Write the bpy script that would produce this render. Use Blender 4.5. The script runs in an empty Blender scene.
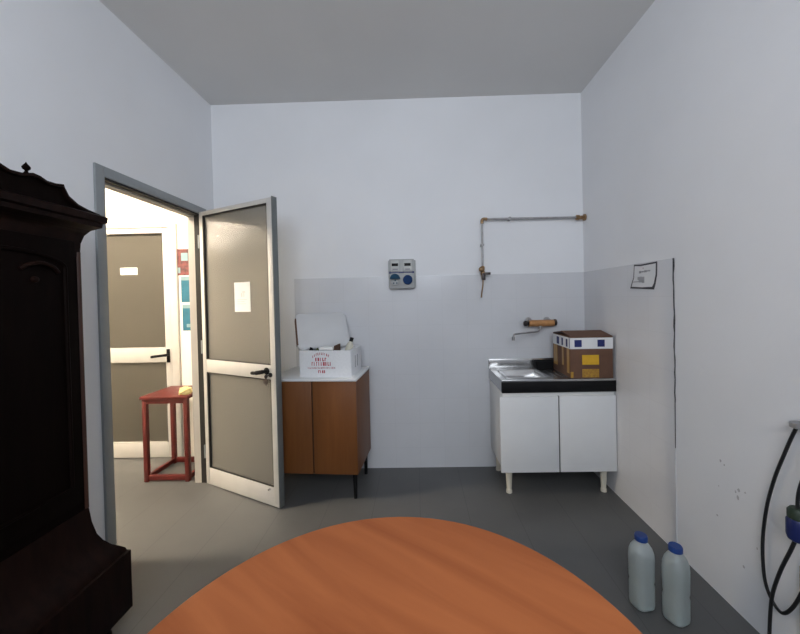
import bpy, bmesh, math, random
from mathutils import Vector, Matrix
random.seed(4)
PI = math.pi
SC = bpy.context.scene
COL = SC.collection

# ------------------------------------------------------------------ materials
def mat(name, col, rough=0.5, metal=0.0, var=0.06, scale=8.0, bump=0.0, bscale=60.0, trans=0.0, spec=0.5, coat=0.0, ior=1.45, stretch=(1, 1, 1), rot=0.0, vlo=None):
    m = bpy.data.materials.new(name); m.use_nodes = True
    nt = m.node_tree; n = nt.nodes; l = nt.links
    b = n['Principled BSDF']
    b.inputs['Roughness'].default_value = rough
    b.inputs['Metallic'].default_value = metal
    b.inputs['Transmission Weight'].default_value = trans
    b.inputs['Specular IOR Level'].default_value = spec
    b.inputs['Coat Weight'].default_value = coat
    b.inputs['IOR'].default_value = ior
    tc = n.new('ShaderNodeTexCoord'); mp = n.new('ShaderNodeMapping')
    mp.inputs['Scale'].default_value = stretch; mp.inputs['Rotation'].default_value = (0, 0, rot)
    l.new(tc.outputs['Object'], mp.inputs['Vector'])
    no = n.new('ShaderNodeTexNoise'); no.inputs['Scale'].default_value = scale; no.inputs['Detail'].default_value = 5
    l.new(mp.outputs['Vector'], no.inputs['Vector'])
    rp = n.new('ShaderNodeValToRGB')
    c = Vector(col[:3])
    lo = Vector(vlo) if vlo else c * (1 - var)
    hi = c * (1 + var) if not vlo else c
    rp.color_ramp.elements[0].color = (*lo, 1); rp.color_ramp.elements[0].position = 0.32
    rp.color_ramp.elements[1].color = (*[min(1, x) for x in hi], 1); rp.color_ramp.elements[1].position = 0.68
    l.new(no.outputs['Fac'], rp.inputs['Fac'])
    l.new(rp.outputs['Color'], b.inputs['Base Color'])
    if bump:
        n2 = n.new('ShaderNodeTexNoise'); n2.inputs['Scale'].default_value = bscale; n2.inputs['Detail'].default_value = 4
        l.new(mp.outputs['Vector'], n2.inputs['Vector'])
        bp = n.new('ShaderNodeBump'); bp.inputs['Strength'].default_value = bump; bp.inputs['Distance'].default_value = 0.004
        l.new(n2.outputs['Fac'], bp.inputs['Height']); l.new(bp.outputs['Normal'], b.inputs['Normal'])
    return m

def tile_mat(name, col, joint, sx, sy, mortar, rough, axis='xy', off=(0, 0, 0), var=0.05, bump=0.3, jbump=True):
    m = mat(name, col, rough, var=var, scale=2.2)
    nt = m.node_tree; n = nt.nodes; l = nt.links; b = n['Principled BSDF']
    tc = n.new('ShaderNodeTexCoord'); mp = n.new('ShaderNodeMapping')
    mp.inputs['Location'].default_value = off
    if axis == 'xz': mp.inputs['Rotation'].default_value = (-PI / 2, 0, 0)
    sep = n.new('ShaderNodeSeparateXYZ'); cmb = n.new('ShaderNodeCombineXYZ')
    mp.inputs['Rotation'].default_value = (0, 0, 0)
    l.new(tc.outputs['Object'], mp.inputs['Vector']); l.new(mp.outputs['Vector'], sep.inputs['Vector'])
    a, c = {'xy': ('X', 'Y'), 'xz': ('X', 'Z'), 'yz': ('Y', 'Z')}[axis]
    l.new(sep.outputs[a], cmb.inputs['X']); l.new(sep.outputs[c], cmb.inputs['Y'])
    br = n.new('ShaderNodeTexBrick'); br.offset = 0; br.squash = 1
    br.inputs['Scale'].default_value = 1; br.inputs['Brick Width'].default_value = sx; br.inputs['Row Height'].default_value = sy
    br.inputs['Mortar Size'].default_value = mortar; br.inputs['Mortar Smooth'].default_value = 0.1
    br.inputs['Bias'].default_value = 0
    br.inputs['Color1'].default_value = (1, 1, 1, 1); br.inputs['Color2'].default_value = (0.985, 0.985, 0.985, 1)
    br.inputs['Mortar'].default_value = (*joint, 1)
    l.new(cmb.outputs['Vector'], br.inputs['Vector'])
    mx = n.new('ShaderNodeMix'); mx.data_type = 'RGBA'; mx.blend_type = 'MULTIPLY'; mx.inputs[0].default_value = 1
    rp = [x for x in n if x.type == 'VALTORGB'][0]
    l.new(rp.outputs['Color'], mx.inputs[6]); l.new(br.outputs['Color'], mx.inputs[7])
    l.new(mx.outputs[2], b.inputs['Base Color'])
    if jbump:
        bp = n.new('ShaderNodeBump'); bp.inputs['Strength'].default_value = bump; bp.inputs['Distance'].default_value = 0.002; bp.invert = True
        l.new(br.outputs['Fac'], bp.inputs['Height']); l.new(bp.outputs['Normal'], b.inputs['Normal'])
    return m

def wood_mat(name, light, dark, rough, scale, stretch, rot=0.0, axis=None, coat=0.0, spec=0.5):
    m = mat(name, light, rough, scale=scale, stretch=stretch, rot=rot, vlo=dark, coat=coat, spec=spec, bump=0.06, bscale=30)
    no = [x for x in m.node_tree.nodes if x.type == 'TEX_NOISE'][0]
    no.inputs['Detail'].default_value = 7; no.inputs['Distortion'].default_value = 0.6
    return m

def emit(name, col, s):
    m = bpy.data.materials.new(name); m.use_nodes = True
    b = m.node_tree.nodes['Principled BSDF']
    b.inputs['Base Color'].default_value = (*col, 1)
    b.inputs['Emission Color'].default_value = (*col, 1); b.inputs['Emission Strength'].default_value = s
    return m

M = {}
M['wall'] = mat('white_wall_paint', (0.80, 0.81, 0.835), 0.75, var=0.025, scale=1.6, bump=0.12, bscale=45)
M['wall_warm'] = mat('corridor_wall_paint', (0.84, 0.81, 0.75), 0.75, var=0.02, scale=1.6, bump=0.1, bscale=45)
M['ceiling'] = mat('ceiling_paint', (0.70, 0.695, 0.685), 0.9, var=0.03, scale=1.2)
M['floor'] = tile_mat('grey_floor_tiles', (0.098, 0.099, 0.098), (0.74, 0.74, 0.74), 0.3085, 60.0, 0.0022, 0.42, 'xy', (1.2375, 0.05, 0), var=0.10, bump=0.2)
M['tile_back'] = tile_mat('glazed_wall_tiles', (0.66, 0.67, 0.70), (0.95, 0.95, 0.95), 0.2, 0.2, 0.002, 0.22, 'xz', (0.99, 0, 0.036), var=0.03, bump=0.12)
M['tile_right'] = tile_mat('glazed_wall_tiles_side', (0.66, 0.67, 0.70), (0.95, 0.95, 0.95), 0.2, 0.2, 0.002, 0.22, 'yz', (0, 0.1, 0.036), var=0.03, bump=0.12)
M['frame'] = mat('grey_aluminium_frame', (0.30, 0.32, 0.33), 0.45, 0.35, var=0.04)
M['alu'] = mat('pale_aluminium', (0.60, 0.59, 0.57), 0.38, 0.25, var=0.03)
M['alu_edge'] = mat('grey_aluminium_edge', (0.17, 0.185, 0.185), 0.4, 0.3, var=0.04)
M['rubber'] = mat('black_rubber', (0.012, 0.011, 0.010), 0.6, var=0.2)
def frosted(name, tint, dif, tl, refr, rough, gloss_rough):
    m = bpy.data.materials.new(name); m.use_nodes = True
    n = m.node_tree.nodes; l = m.node_tree.links; n.remove(n['Principled BSDF'])
    out = [x for x in n if x.type == 'OUTPUT_MATERIAL'][0]
    no = n.new('ShaderNodeTexNoise'); no.inputs['Scale'].default_value = 3
    rp = n.new('ShaderNodeValToRGB'); l.new(no.outputs['Fac'], rp.inputs['Fac'])
    rp.color_ramp.elements[0].color = (*[c * 0.96 for c in tint], 1); rp.color_ramp.elements[1].color = (*tint, 1)
    T = n.new('ShaderNodeBsdfTranslucent'); Rf = n.new('ShaderNodeBsdfRefraction'); D = n.new('ShaderNodeBsdfDiffuse'); G = n.new('ShaderNodeBsdfGlossy')
    Rf.inputs['IOR'].default_value = 1.05; Rf.inputs['Roughness'].default_value = rough; G.inputs['Roughness'].default_value = gloss_rough
    for x in (T, Rf, D): l.new(rp.outputs['Color'], x.inputs['Color'])
    m1 = n.new('ShaderNodeMixShader'); m1.inputs[0].default_value = refr / (tl + refr); l.new(T.outputs[0], m1.inputs[1]); l.new(Rf.outputs[0], m1.inputs[2])
    m2 = n.new('ShaderNodeMixShader'); m2.inputs[0].default_value = dif; l.new(m1.outputs[0], m2.inputs[1]); l.new(D.outputs[0], m2.inputs[2])
    fr = n.new('ShaderNodeFresnel'); fr.inputs['IOR'].default_value = 1.5
    m3 = n.new('ShaderNodeMixShader'); l.new(fr.outputs[0], m3.inputs[0]); l.new(m2.outputs[0], m3.inputs[1]); l.new(G.outputs[0], m3.inputs[2])
    l.new(m3.outputs[0], out.inputs['Surface']); return m
M['frost'] = frosted('frosted_glass', (0.90, 0.87, 0.79), 0.16, 0.10, 0.90, 0.26, 0.20)
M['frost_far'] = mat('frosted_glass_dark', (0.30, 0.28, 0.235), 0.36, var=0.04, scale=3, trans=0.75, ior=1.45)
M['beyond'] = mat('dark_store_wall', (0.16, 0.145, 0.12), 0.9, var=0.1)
M['black'] = mat('black_plastic', (0.007, 0.007, 0.008), 0.6, var=0.2, spec=0.2)
M['paper'] = mat('white_paper', (0.88, 0.88, 0.86), 0.85, var=0.02)
M['ink'] = mat('dark_ink', (0.06, 0.06, 0.07), 0.8, var=0.2)
M['ink_soft'] = mat('faded_ink', (0.30, 0.30, 0.32), 0.8, var=0.2)
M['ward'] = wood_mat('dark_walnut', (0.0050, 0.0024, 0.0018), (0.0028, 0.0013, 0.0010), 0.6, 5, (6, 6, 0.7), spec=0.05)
M['ward_edge'] = wood_mat('worn_walnut', (0.013, 0.0050, 0.0034), (0.006, 0.0024, 0.0018), 0.5, 5, (6, 6, 0.7), spec=0.10)  # lighter walnut tone for plinth, cornice, crest moulding and ornament
M['cab'] = wood_mat('orange_brown_veneer', (0.175, 0.062, 0.014), (0.148, 0.050, 0.011), 0.5, 4, (9, 9, 0.7))
M['table'] = wood_mat('cherry_table_veneer', (0.46, 0.145, 0.050), (0.33, 0.095, 0.032), 0.55, 2.4, (0.6, 4.2, 1), rot=math.radians(36), spec=0.15)
_mp = [x for x in M['table'].node_tree.nodes if x.type == 'MAPPING'][0]   # grain runs diagonally across the top
_mp.vector_type = 'TEXTURE'; _mp.inputs['Rotation'].default_value = (0, 0, math.radians(-36)); _mp.inputs['Scale'].default_value = (1.7, 0.2, 1)
M['table_edge'] = wood_mat('cherry_table_edge', (0.42, 0.14, 0.055), (0.33, 0.10, 0.038), 0.45, 3, (2, 2, 5))
M['white_lam'] = mat('white_laminate', (0.74, 0.75, 0.76), 0.35, var=0.015)
M['white_side'] = mat('white_side_laminate', (0.78, 0.78, 0.77), 0.45, var=0.02)
M['foot'] = mat('cream_plastic', (0.66, 0.62, 0.52), 0.45, var=0.04)
M['steel'] = mat('brushed_stainless_steel', (0.50, 0.50, 0.50), 0.24, 0.95, var=0.08, scale=20, stretch=(1, 14, 1))
M['galv'] = mat('galvanised_steel_pipe', (0.36, 0.355, 0.36), 0.45, 0.6, var=0.15, scale=25)
M['brass'] = mat('tarnished_brass', (0.30, 0.19, 0.10), 0.35, 0.7, var=0.2, scale=30)
M['orange_brass'] = mat('orange_brass', (0.50, 0.25, 0.10), 0.4, 0.3, var=0.15, scale=30)
M['dark_metal'] = mat('dark_metal', (0.06, 0.05, 0.05), 0.4, 0.6, var=0.2)
M['chrome'] = mat('chrome', (0.55, 0.55, 0.56), 0.15, 1.0, var=0.05)
M['foam'] = mat('white_polystyrene', (0.80, 0.81, 0.83), 0.75, var=0.03, scale=60, bump=0.25, bscale=160)
M['red_ink'] = mat('red_print', (0.45, 0.02, 0.045), 0.7, var=0.2, scale=60)
M['pink_ink'] = mat('faded_red_print', (0.42, 0.09, 0.11), 0.7, var=0.2, scale=60)
M['cardboard'] = mat('brown_cardboard', (0.135, 0.070, 0.045), 0.85, var=0.08, scale=14, bump=0.05)
M['band'] = mat('white_printed_band', (0.74, 0.75, 0.76), 0.6, var=0.02)
M['navy'] = mat('navy_print', (0.012, 0.022, 0.13), 0.5, var=0.15)
M['yellow'] = mat('yellow_print', (0.66, 0.38, 0.02), 0.55, var=0.06, scale=30)
M['yellow_dim'] = mat('worn_yellow_print', (0.46, 0.26, 0.03), 0.6, vlo=(0.30, 0.15, 0.03), scale=60)
M['gold_tape'] = mat('brown_packing_tape', (0.38, 0.21, 0.05), 0.35, var=0.12, scale=20)
M['red_paint'] = mat('red_painted_steel', (0.095, 0.008, 0.006), 0.45, var=0.12, scale=12)
M['cloth'] = mat('pale_yellow_cloth', (0.74, 0.64, 0.30), 0.9, var=0.1, scale=30, bump=0.4, bscale=120)
M['blue_cap'] = mat('blue_plastic_cap', (0.010, 0.042, 0.19), 0.4, var=0.1)
M['jug'] = mat('translucent_jug_plastic', (0.74, 0.79, 0.79), 0.35, var=0.02, trans=0.62, ior=1.2, bump=0.05, bscale=20)
M['water'] = mat('still_water', (0.50, 0.62, 0.60), 0.08, var=0.01, trans=0.85, ior=1.33)
M['grey_box'] = mat('pale_grey_plastic', (0.40, 0.41, 0.41), 0.45, var=0.03)
M['blue'] = mat('blue_socket_cap', (0.005, 0.035, 0.12), 0.6, var=0.08, spec=0.2)
M['teal'] = mat('teal_socket_lid', (0.012, 0.06, 0.11), 0.6, var=0.08, spec=0.2)
M['dark_blue'] = mat('dark_blue_plastic', (0.010, 0.018, 0.10), 0.4, var=0.1)
M['green_black'] = mat('dark_green_collar', (0.02, 0.035, 0.02), 0.5, var=0.1)
M['cable'] = mat('black_cable_rubber', (0.012, 0.012, 0.014), 0.45, var=0.15)
M['beige'] = mat('beige_board', (0.46, 0.40, 0.30), 0.7, var=0.08, scale=6)
M['grime'] = mat('dark_grime_line', (0.10, 0.10, 0.11), 0.8, vlo=(0.035, 0.035, 0.04), scale=40)
M['speck'] = mat('grey_scuff', (0.52, 0.51, 0.53), 0.8, var=0.2)
M['poster_red'] = mat('red_poster_print', (0.22, 0.065, 0.06), 0.6, vlo=(0.05, 0.025, 0.028), scale=28)
M['poster_blue'] = mat('blue_poster_print', (0.018, 0.13, 0.20), 0.6, var=0.15, scale=10)
M['poster_pale'] = mat('pale_blue_poster_print', (0.22, 0.34, 0.38), 0.6, var=0.08, scale=10)
M['olive'] = mat('olive_green_plastic', (0.10, 0.11, 0.045), 0.5, var=0.3, scale=40)
M['cream'] = mat('cream_plastic_bottle', (0.62, 0.60, 0.50), 0.4, var=0.05)
M['lamp'] = emit('fluorescent_diffuser', (1.0, 0.85, 0.66), 240)
M['glass'] = mat('window_glass', (0.95, 0.97, 0.97), 0.02, var=0.0, trans=1.0)

# ------------------------------------------------------------------ mesh helpers
class MB:
    def __init__(s): s.bm = bmesh.new()
    def box(s, x0, x1, y0, y1, z0, z1, bev=0.0, seg=2):
        r = bmesh.ops.create_cube(s.bm, size=1.0)
        vs = r['verts']
        for v in vs:
            v.co = Vector(((x0 + x1) / 2 + v.co.x * (x1 - x0), (y0 + y1) / 2 + v.co.y * (y1 - y0), (z0 + z1) / 2 + v.co.z * (z1 - z0)))
        if bev:
            es = list({e for v in vs for e in v.link_edges})
            bmesh.ops.bevel(s.bm, geom=es, offset=bev, segments=seg, affect='EDGES', profile=0.5)
        return s
    def ring(s, c, r, u, w, n):
        return [s.bm.verts.new(c + u * (r * math.cos(2 * PI * i / n)) + w * (r * math.sin(2 * PI * i / n))) for i in range(n)]
    def skin(s, rings, cap=True):
        for a, b in zip(rings, rings[1:]):
            n = len(a)
            for i in range(n):
                s.bm.faces.new((a[i], a[(i + 1) % n], b[(i + 1) % n], b[i]))
        if cap:
            s.bm.faces.new(list(reversed(rings[0]))); s.bm.faces.new(rings[-1])
        return s
    def tube(s, pts, r, n=10):
        pts = [Vector(p) for p in pts]
        rs = r if isinstance(r, (list, tuple)) else [r] * len(pts)
        rings = []; u = None
        for i, p in enumerate(pts):
            t = (pts[min(i + 1, len(pts) - 1)] - pts[max(i - 1, 0)]).normalized()
            if u is None:
                u = t.orthogonal().normalized()
            else:
                u = (u - t * u.dot(t)).normalized()
            rings.append(s.ring(p, rs[i], u, t.cross(u), n))
        return s.skin(rings)
    def cyl(s, p0, p1, r0, r1=None, n=20):
        return s.tube([p0, p1], [r0, r0 if r1 is None else r1], n)
    def lathe(s, prof, c=(0, 0, 0), n=28, axis='z'):
        c = Vector(c); rings = []
        ax = {'z': (Vector((1, 0, 0)), Vector((0, 1, 0)), Vector((0, 0, 1))), 'y': (Vector((1, 0, 0)), Vector((0, 0, -1)), Vector((0, 1, 0))), 'x': (Vector((0, 1, 0)), Vector((0, 0, 1)), Vector((1, 0, 0)))}[axis]
        for r, h in prof: rings.append(s.ring(c + ax[2] * h, max(r, 1e-4), ax[0], ax[1], n))
        return s.skin(rings)
    def prism(s, poly, axis, a, b):
        """poly 2D extruded along axis from a to b. axis x: (y,z); y: (x,z); z: (x,y)"""
        def P(p, t): return {'x': (t, p[0], p[1]), 'y': (p[0], t, p[1]), 'z': (p[0], p[1], t)}[axis]
        A = [s.bm.verts.new(P(p, a)) for p in poly]; B = [s.bm.verts.new(P(p, b)) for p in poly]
        return s.skin([A, B])
    def loft(s, secs):
        """secs: list of closed 3D point loops with equal count"""
        return s.skin([[s.bm.verts.new(p) for p in q] for q in secs])
    def moved(s, mtx):
        bmesh.ops.transform(s.bm, matrix=mtx, verts=s.bm.verts); return s

def rrect(w, d, r, n=5, cx=0, cy=0):
    out = []
    for sx, sy, a0 in ((1, 1, 0), (-1, 1, PI / 2), (-1, -1, PI), (1, -1, 1.5 * PI)):
        for i in range(n + 1):
            a = a0 + PI / 2 * i / n
            out.append((cx + sx * (w / 2 - r) + r * math.cos(a), cy + sy * (d / 2 - r) + r * math.sin(a)))
    return out

def obj(name, mb, m, parent=None, smooth=35, bevel=0.0):
    bm = mb.bm
    bmesh.ops.recalc_face_normals(bm, faces=bm.faces)
    if smooth:
        ang = math.radians(smooth)
        for f in bm.faces: f.smooth = True
        for e in bm.edges:
            if len(e.link_faces) == 2 and e.calc_face_angle(0) > ang: e.smooth = False
    me = bpy.data.meshes.new(name); bm.to_mesh(me); bm.free()
    me.materials.append(M[m] if isinstance(m, str) else m)
    o = bpy.data.objects.new(name, me); COL.objects.link(o)
    if parent: o.parent = parent
    if bevel:
        md = o.modifiers.new('edge', 'BEVEL'); md.width = bevel; md.segments = 2; md.limit_method = 'ANGLE'
    return o
def tag(o, label, cat, group=None):
    o['label'] = label; o['category'] = cat
    if group: o['group'] = group
    return o
def thing(name, label, cat, loc=(0, 0, 0), rotz=0.0, group=None):
    o = bpy.data.objects.new(name, None); COL.objects.link(o)
    o.empty_display_size = 0.05
    o.location = loc; o.rotation_euler = (0, 0, rotz)
    return tag(o, label, cat, group)
def struct(name, mb, m, parent=None, label=None, **k):
    o = obj(name, mb, m, parent, **k)
    if parent is None:
        o['kind'] = 'structure'
        if label: o['label'] = label
    return o
def smooth_path(pts, n=8):
    pts = [Vector(p) for p in pts]; out = []
    for i in range(len(pts) - 1):
        p0 = pts[max(i - 1, 0)]; p1 = pts[i]; p2 = pts[i + 1]; p3 = pts[min(i + 2, len(pts) - 1)]
        for k in range(n):
            t = k / n
            out.append(0.5 * ((2 * p1) + (p2 - p0) * t + (2 * p0 - 5 * p1 + 4 * p2 - p3) * t * t + (3 * p1 - p0 - 3 * p2 + p3) * t ** 3))
    out.append(pts[-1]); return out

# ------------------------------------------------------------------ room
XL, XR, YB, YR, H = -1.644, 1.357, 2.893, -1.2, 3.0
WT = 0.08                                   # wall thickness
FX0 = -9.6                                  # far end of the corridor
FY1, FY0 = 3.14, -0.6                       # corridor far wall / near wall
DY0, DY1, DZ = 1.801, 2.770, 2.119          # outer limits of the door frame

struct('floor', MB().box(FX0, XR + WT, YR - WT, FY1 + WT, -0.1, 0), 'floor', label='grey square tiled floor')
struct('ceiling', MB().box(FX0, XR + WT, YR - WT, FY1 + WT, H, H + 0.1), 'ceiling', label='plain grey white ceiling')
wl = MB()
wl.box(XL - WT, XL, YR, DY0 + 0.01, 0, H); wl.box(XL - WT, XL, DY1 - 0.01, YB, 0, H); wl.box(XL - WT, XL, DY0 + 0.01, DY1 - 0.01, DZ - 0.01, H)
struct('wall_left', wl, 'wall', label='white wall with the open doorway', smooth=0)
struct('wall_back', MB().box(XL - WT, XR + WT, YB, YB + WT, 0, H), 'wall', label='white back wall', smooth=0)
struct('wall_right', MB().box(XR, XR + WT, YR, YB, 0, H), 'wall', label='white right wall', smooth=0)
WX0, WX1, WZ0, WZ1 = -1.05, 0.85, 1.75, 2.92   # added window behind the camera, unseen, to carry the daylight
wr = MB()
wr.box(XL - WT, WX0, YR - WT, YR, 0, H); wr.box(WX1, XR + WT, YR - WT, YR, 0, H)
wr.box(WX0, WX1, YR - WT, YR, 0, WZ0); wr.box(WX0, WX1, YR - WT, YR, WZ1, H)
struct('wall_rear', wr, 'wall', smooth=0)
wf = MB()
for x0, x1 in ((WX0, WX0 + 0.06), (WX1 - 0.06, WX1), ((WX0 + WX1) / 2 - 0.03, (WX0 + WX1) / 2 + 0.03)): wf.box(x0, x1, YR - 0.09, YR - 0.03, WZ0, WZ1)
for z0, z1 in ((WZ0, WZ0 + 0.06), (WZ1 - 0.06, WZ1)): wf.box(WX0 + 0.06, WX1 - 0.06, YR - 0.09, YR - 0.03, z0, z1)
wo = struct('window_1', wf, 'alu', label='two pane window in the rear wall', smooth=0)

# tiled dado, thin slabs proud of the walls
TZ = 1.564
struct('trim_1', MB().box(-0.992, XR - 0.003, YB - 0.006, YB, 0, TZ), 'tile_back', label='grey white tile dado on the back wall', smooth=0)
struct('trim_2', MB().box(XR - 0.003, XR, 1.896, YB, 0, TZ), 'tile_right', label='grey white tile dado on the right wall', smooth=0)
# uneven dark line along the tile edge
g = MB(); random.seed(11)
pts = [(0.56, 1.895, 0.0004), (0.8, 1.894, 0.0008)]; z = 0.82
while z < TZ:
    pts.append((z, 1.893 + random.uniform(-0.003, 0.003), random.uniform(0.0008, 0.0028) + (0.0032 if (1.18 < z < 1.26 or z > 1.5) else 0)))
    z += 0.035
pts.append((TZ, 1.893, 0.0045))
g.prism([(y - w, z) for z, y, w in pts] + [(y + w, z) for z, y, w in reversed(pts)], 'x', XR - 0.0045, XR - 0.0005)
struct('trim_3', g, 'grime', label='uneven dark line along the tile edge', smooth=0)

# corridor shell
struct('wall_corridor', MB().box(XL - WT - 0.10, XL - WT, FY1, FY1 + WT, 0, H).box(-2.12, XL - WT - 0.10, FY1, FY1 + WT, 0, H).box(FX0, -2.98, FY1, FY1 + WT, 0, H).box(-2.98, -2.12, FY1, FY1 + WT, 2.10, H), 'wall_warm', smooth=0)
struct('wall_corridor_end', MB().box(FX0 - WT, FX0, FY0 - WT, FY1 + WT, 0, H), 'wall_warm', smooth=0)
struct('wall_corridor_near', MB().box(FX0, XL - WT, FY0 - WT, FY0, 0, H), 'wall_warm', smooth=0)
struct('wall_corridor_side', MB().box(XL - WT - 0.006, XL - WT, FY0, DY0 - 0.0, 0, H).box(XL - WT - 0.006, XL - WT, DY1, FY1, 0, H).box(XL - WT - 0.006, XL - WT, DY0, DY1, DZ, H), 'wall_warm', smooth=0)
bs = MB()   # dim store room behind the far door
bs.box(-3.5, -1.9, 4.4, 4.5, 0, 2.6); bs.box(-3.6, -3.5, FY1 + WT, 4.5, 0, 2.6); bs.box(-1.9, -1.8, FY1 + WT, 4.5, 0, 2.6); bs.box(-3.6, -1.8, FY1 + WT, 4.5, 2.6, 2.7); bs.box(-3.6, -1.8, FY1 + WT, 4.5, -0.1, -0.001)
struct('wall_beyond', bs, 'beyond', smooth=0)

# ------------------------------------------------------------------ door_1: frame and open leaf
d1 = bpy.data.objects.new('door_1', None); COL.objects.link(d1); d1.location = (XL, 2.68, 0)
d1['kind'] = 'structure'; d1['label'] = 'open aluminium door with two frosted panes in the left wall'; 
inv = Matrix.Translation((-XL, -2.68, 0))
FW = 0.056
fm = MB()
fx0, fx1 = XL - WT - 0.012, XL + 0.012
fm.box(fx0, fx1, DY0, DY0 + FW, 0, DZ, 0.003)
fm.box(fx0, fx1, DY1 - FW - 0.02, DY1, 0, DZ, 0.003)
fm.box(fx0, fx1, DY0 + FW, DY1 - FW - 0.02, DZ - FW, DZ, 0.003)
obj('door_frame', fm.moved(inv), 'frame', d1)
sm = MB()
sm.box(XL - 0.03, XL + 0.006, DY0 + FW, DY1 - FW - 0.02, DZ - FW - 0.012, DZ - FW)
sm.box(XL - 0.035, XL + 0.013, DY1 - FW - 0.032, DY1 - FW - 0.018, 0.002, DZ - FW)
obj('door_seal', sm.moved(inv), 'rubber', d1, smooth=0)
ln = MB()    # pale liner of the reveal
ln.box(XL - WT - 0.01, XL - 0.036, DY1 - FW - 0.026, DY1 - FW - 0.02, 0, DZ - FW - 0.012)
ln.box(XL - WT - 0.01, XL - 0.036, DY0 + FW, DY1 - FW - 0.026, DZ - FW - 0.02, DZ - FW)
obj('reveal_liner', ln.moved(inv), mat('grey_beige_liner', (0.40, 0.38, 0.35), 0.5, var=0.03), d1, smooth=0)
# leaf: local x along the leaf from the hinge, y towards the back of the leaf, z up
A0 = Vector((-1.630, 2.664, 0)); A1 = Vector((-0.940, 2.326, 0))
LW = (A1 - A0).length + 0.004; ang = math.atan2(A1.y - A0.y, A1.x - A0.x)
LT, LZ0, LZ1 = 0.040, 0.008, 2.072
lf = MB(); SW = 0.038; RW = 0.050
lf.box(0, SW, 0, LT, LZ0, LZ1, 0.003)
lf.box(LW - RW, LW - 0.002, 0, LT, LZ0, LZ1, 0.003)
rails = ((LZ0, 0.136), (0.862, 0.958), (2.040, LZ1))
for z0, z1 in rails: lf.box(SW, LW - RW, 0.001, LT - 0.001, z0, z1, 0.002)
leaf = obj('door_leaf', lf, 'alu', d1)
leaf.location = A0 - Vector((XL, 2.68, 0)); leaf.rotation_euler = (0, 0, ang)
obj('leaf_edge_strip', MB().box(LW - 0.002, LW + 0.004, -0.002, LT + 0.002, LZ0, LZ1 + 0.006, 0.002), 'alu_edge', leaf)
for z0, z1 in ((0.136, 0.862), (0.958, 2.040)):
    obj('glass_pane', MB().box(SW - 0.005, LW - RW + 0.005, LT / 2 - 0.003, LT / 2 + 0.003, z0 - 0.005, z1 + 0.005), 'frost', leaf, smooth=0)
    gk = MB(); t = 0.007
    for ya, yb in ((0.002, LT / 2 - 0.003), (LT / 2 + 0.003, LT - 0.002)):
        gk.box(SW, SW + t + 0.004, ya, yb, z0, z1); gk.box(LW - RW - t * 0.6, LW - RW, ya, yb, z0, z1)
        gk.box(SW, LW - RW, ya, yb, z1 - t, z1); gk.box(SW, LW - RW, ya, yb, z0, z0 + t * 0.5)
    obj('gasket', gk, 'rubber', leaf, smooth=0)
for sgn, y0 in ((-1, 0.0), (1, LT)):
    h = MB(); hx = LW - 0.085; hz = 0.905
    h.lathe([(0.024, 0), (0.024, 0.006), (0.018, 0.010)] if sgn > 0 else [(0.018, -0.010), (0.024, -0.006), (0.024, 0)], (hx, y0, hz + 0.012), 20, 'y')
    h.lathe([(0.015, 0), (0.015, 0.006)] if sgn > 0 else [(0.015, -0.006), (0.015, 0)], (hx + 0.036, y0, hz - 0.012), 16, 'y')
    h.cyl((hx, y0 + sgn * 0.005, hz + 0.012), (hx, y0 + sgn * 0.045, hz + 0.012), 0.012)
    h.tube(smooth_path([(hx + 0.006, y0 + sgn * 0.042, hz + 0.014), (hx - 0.03, y0 + sgn * 0.050, hz + 0.008), (hx - 0.06, y0 + sgn * 0.049, hz + 0.003), (hx - 0.095, y0 + sgn * 0.048, hz + 0.001)], 4), [0.014] * 7 + [0.011] * 5 + [0.008], 12)
    obj('handle', h, 'black', leaf)
obj('bolt_knob', MB().lathe([(0.007, 0), (0.007, 0.012), (0.005, 0.018)], (LW - 0.085, -0.014, 0.118), 14, 'y'), 'chrome', leaf)
for hz in (0.25, 1.05, 1.85):
    obj('hinge', MB().cyl((-0.010, 0.002, hz - 0.05), (-0.010, 0.002, hz + 0.05), 0.007, n=14), 'frame', leaf)

def leafpt(x, y, z):
    p = Matrix.Rotation(ang, 4, 'Z') @ Vector((x, y, 0)); return Vector((A0.x + p.x, A0.y + p.y, z))
# paper taped on the upper pane
pp = thing('paper_sheet', 'white paper sheet taped to the upper frosted pane of the open door', 'paper', leafpt(0.36, LT / 2 - 0.0036, 1.42), ang)
obj('sheet', MB().box(0, 0.165, -0.0008, 0, -0.105, 0.105), 'paper', pp, smooth=0)
pm = MB()
for (x0, x1, z0, z1) in ((0.072, 0.085, 0.0, 0.030), (0.085, 0.115, 0.030, 0.040), (0.095, 0.105, 0.0, 0.028), (0.03, 0.13, -0.02, -0.016), (0.03, 0.11, -0.035, -0.031), (0.03, 0.12, -0.05, -0.046)):
    pm.box(x0, x1, -0.0014, -0.0008, z0, z1)
obj('writing', pm, mat('pale_print', (0.72, 0.71, 0.68), 0.8), pp, smooth=0)
# key ring in the lock
k = thing('key_ring', 'small dark bunch of keys hanging from the lock of the open door', 'keys', leafpt(LW - 0.049, -0.006, 0.893), ang)
obj('key_bow', MB().box(-0.003, 0.003, -0.030, 0, -0.004, 0.004, 0.001).lathe([(0.012, -0.003), (0.012, 0.003)], (0, -0.034, -0.002), 16, 'x'), 'dark_metal', k)
kk = MB()
for i, (dx, l) in enumerate(((-0.012, 0.052), (0.004, 0.060), (0.016, 0.048))):
    kk.tube([(0, -0.036, -0.010), (dx, -0.038, -0.024)], 0.003, 8)
    kk.box(dx - 0.009, dx + 0.009, -0.041, -0.037, -0.040, -0.020, 0.002)
    kk.box(dx - 0.004, dx + 0.004, -0.041, -0.037, -l, -0.036)
obj('key_blades', kk, 'dark_metal', k)

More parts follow.
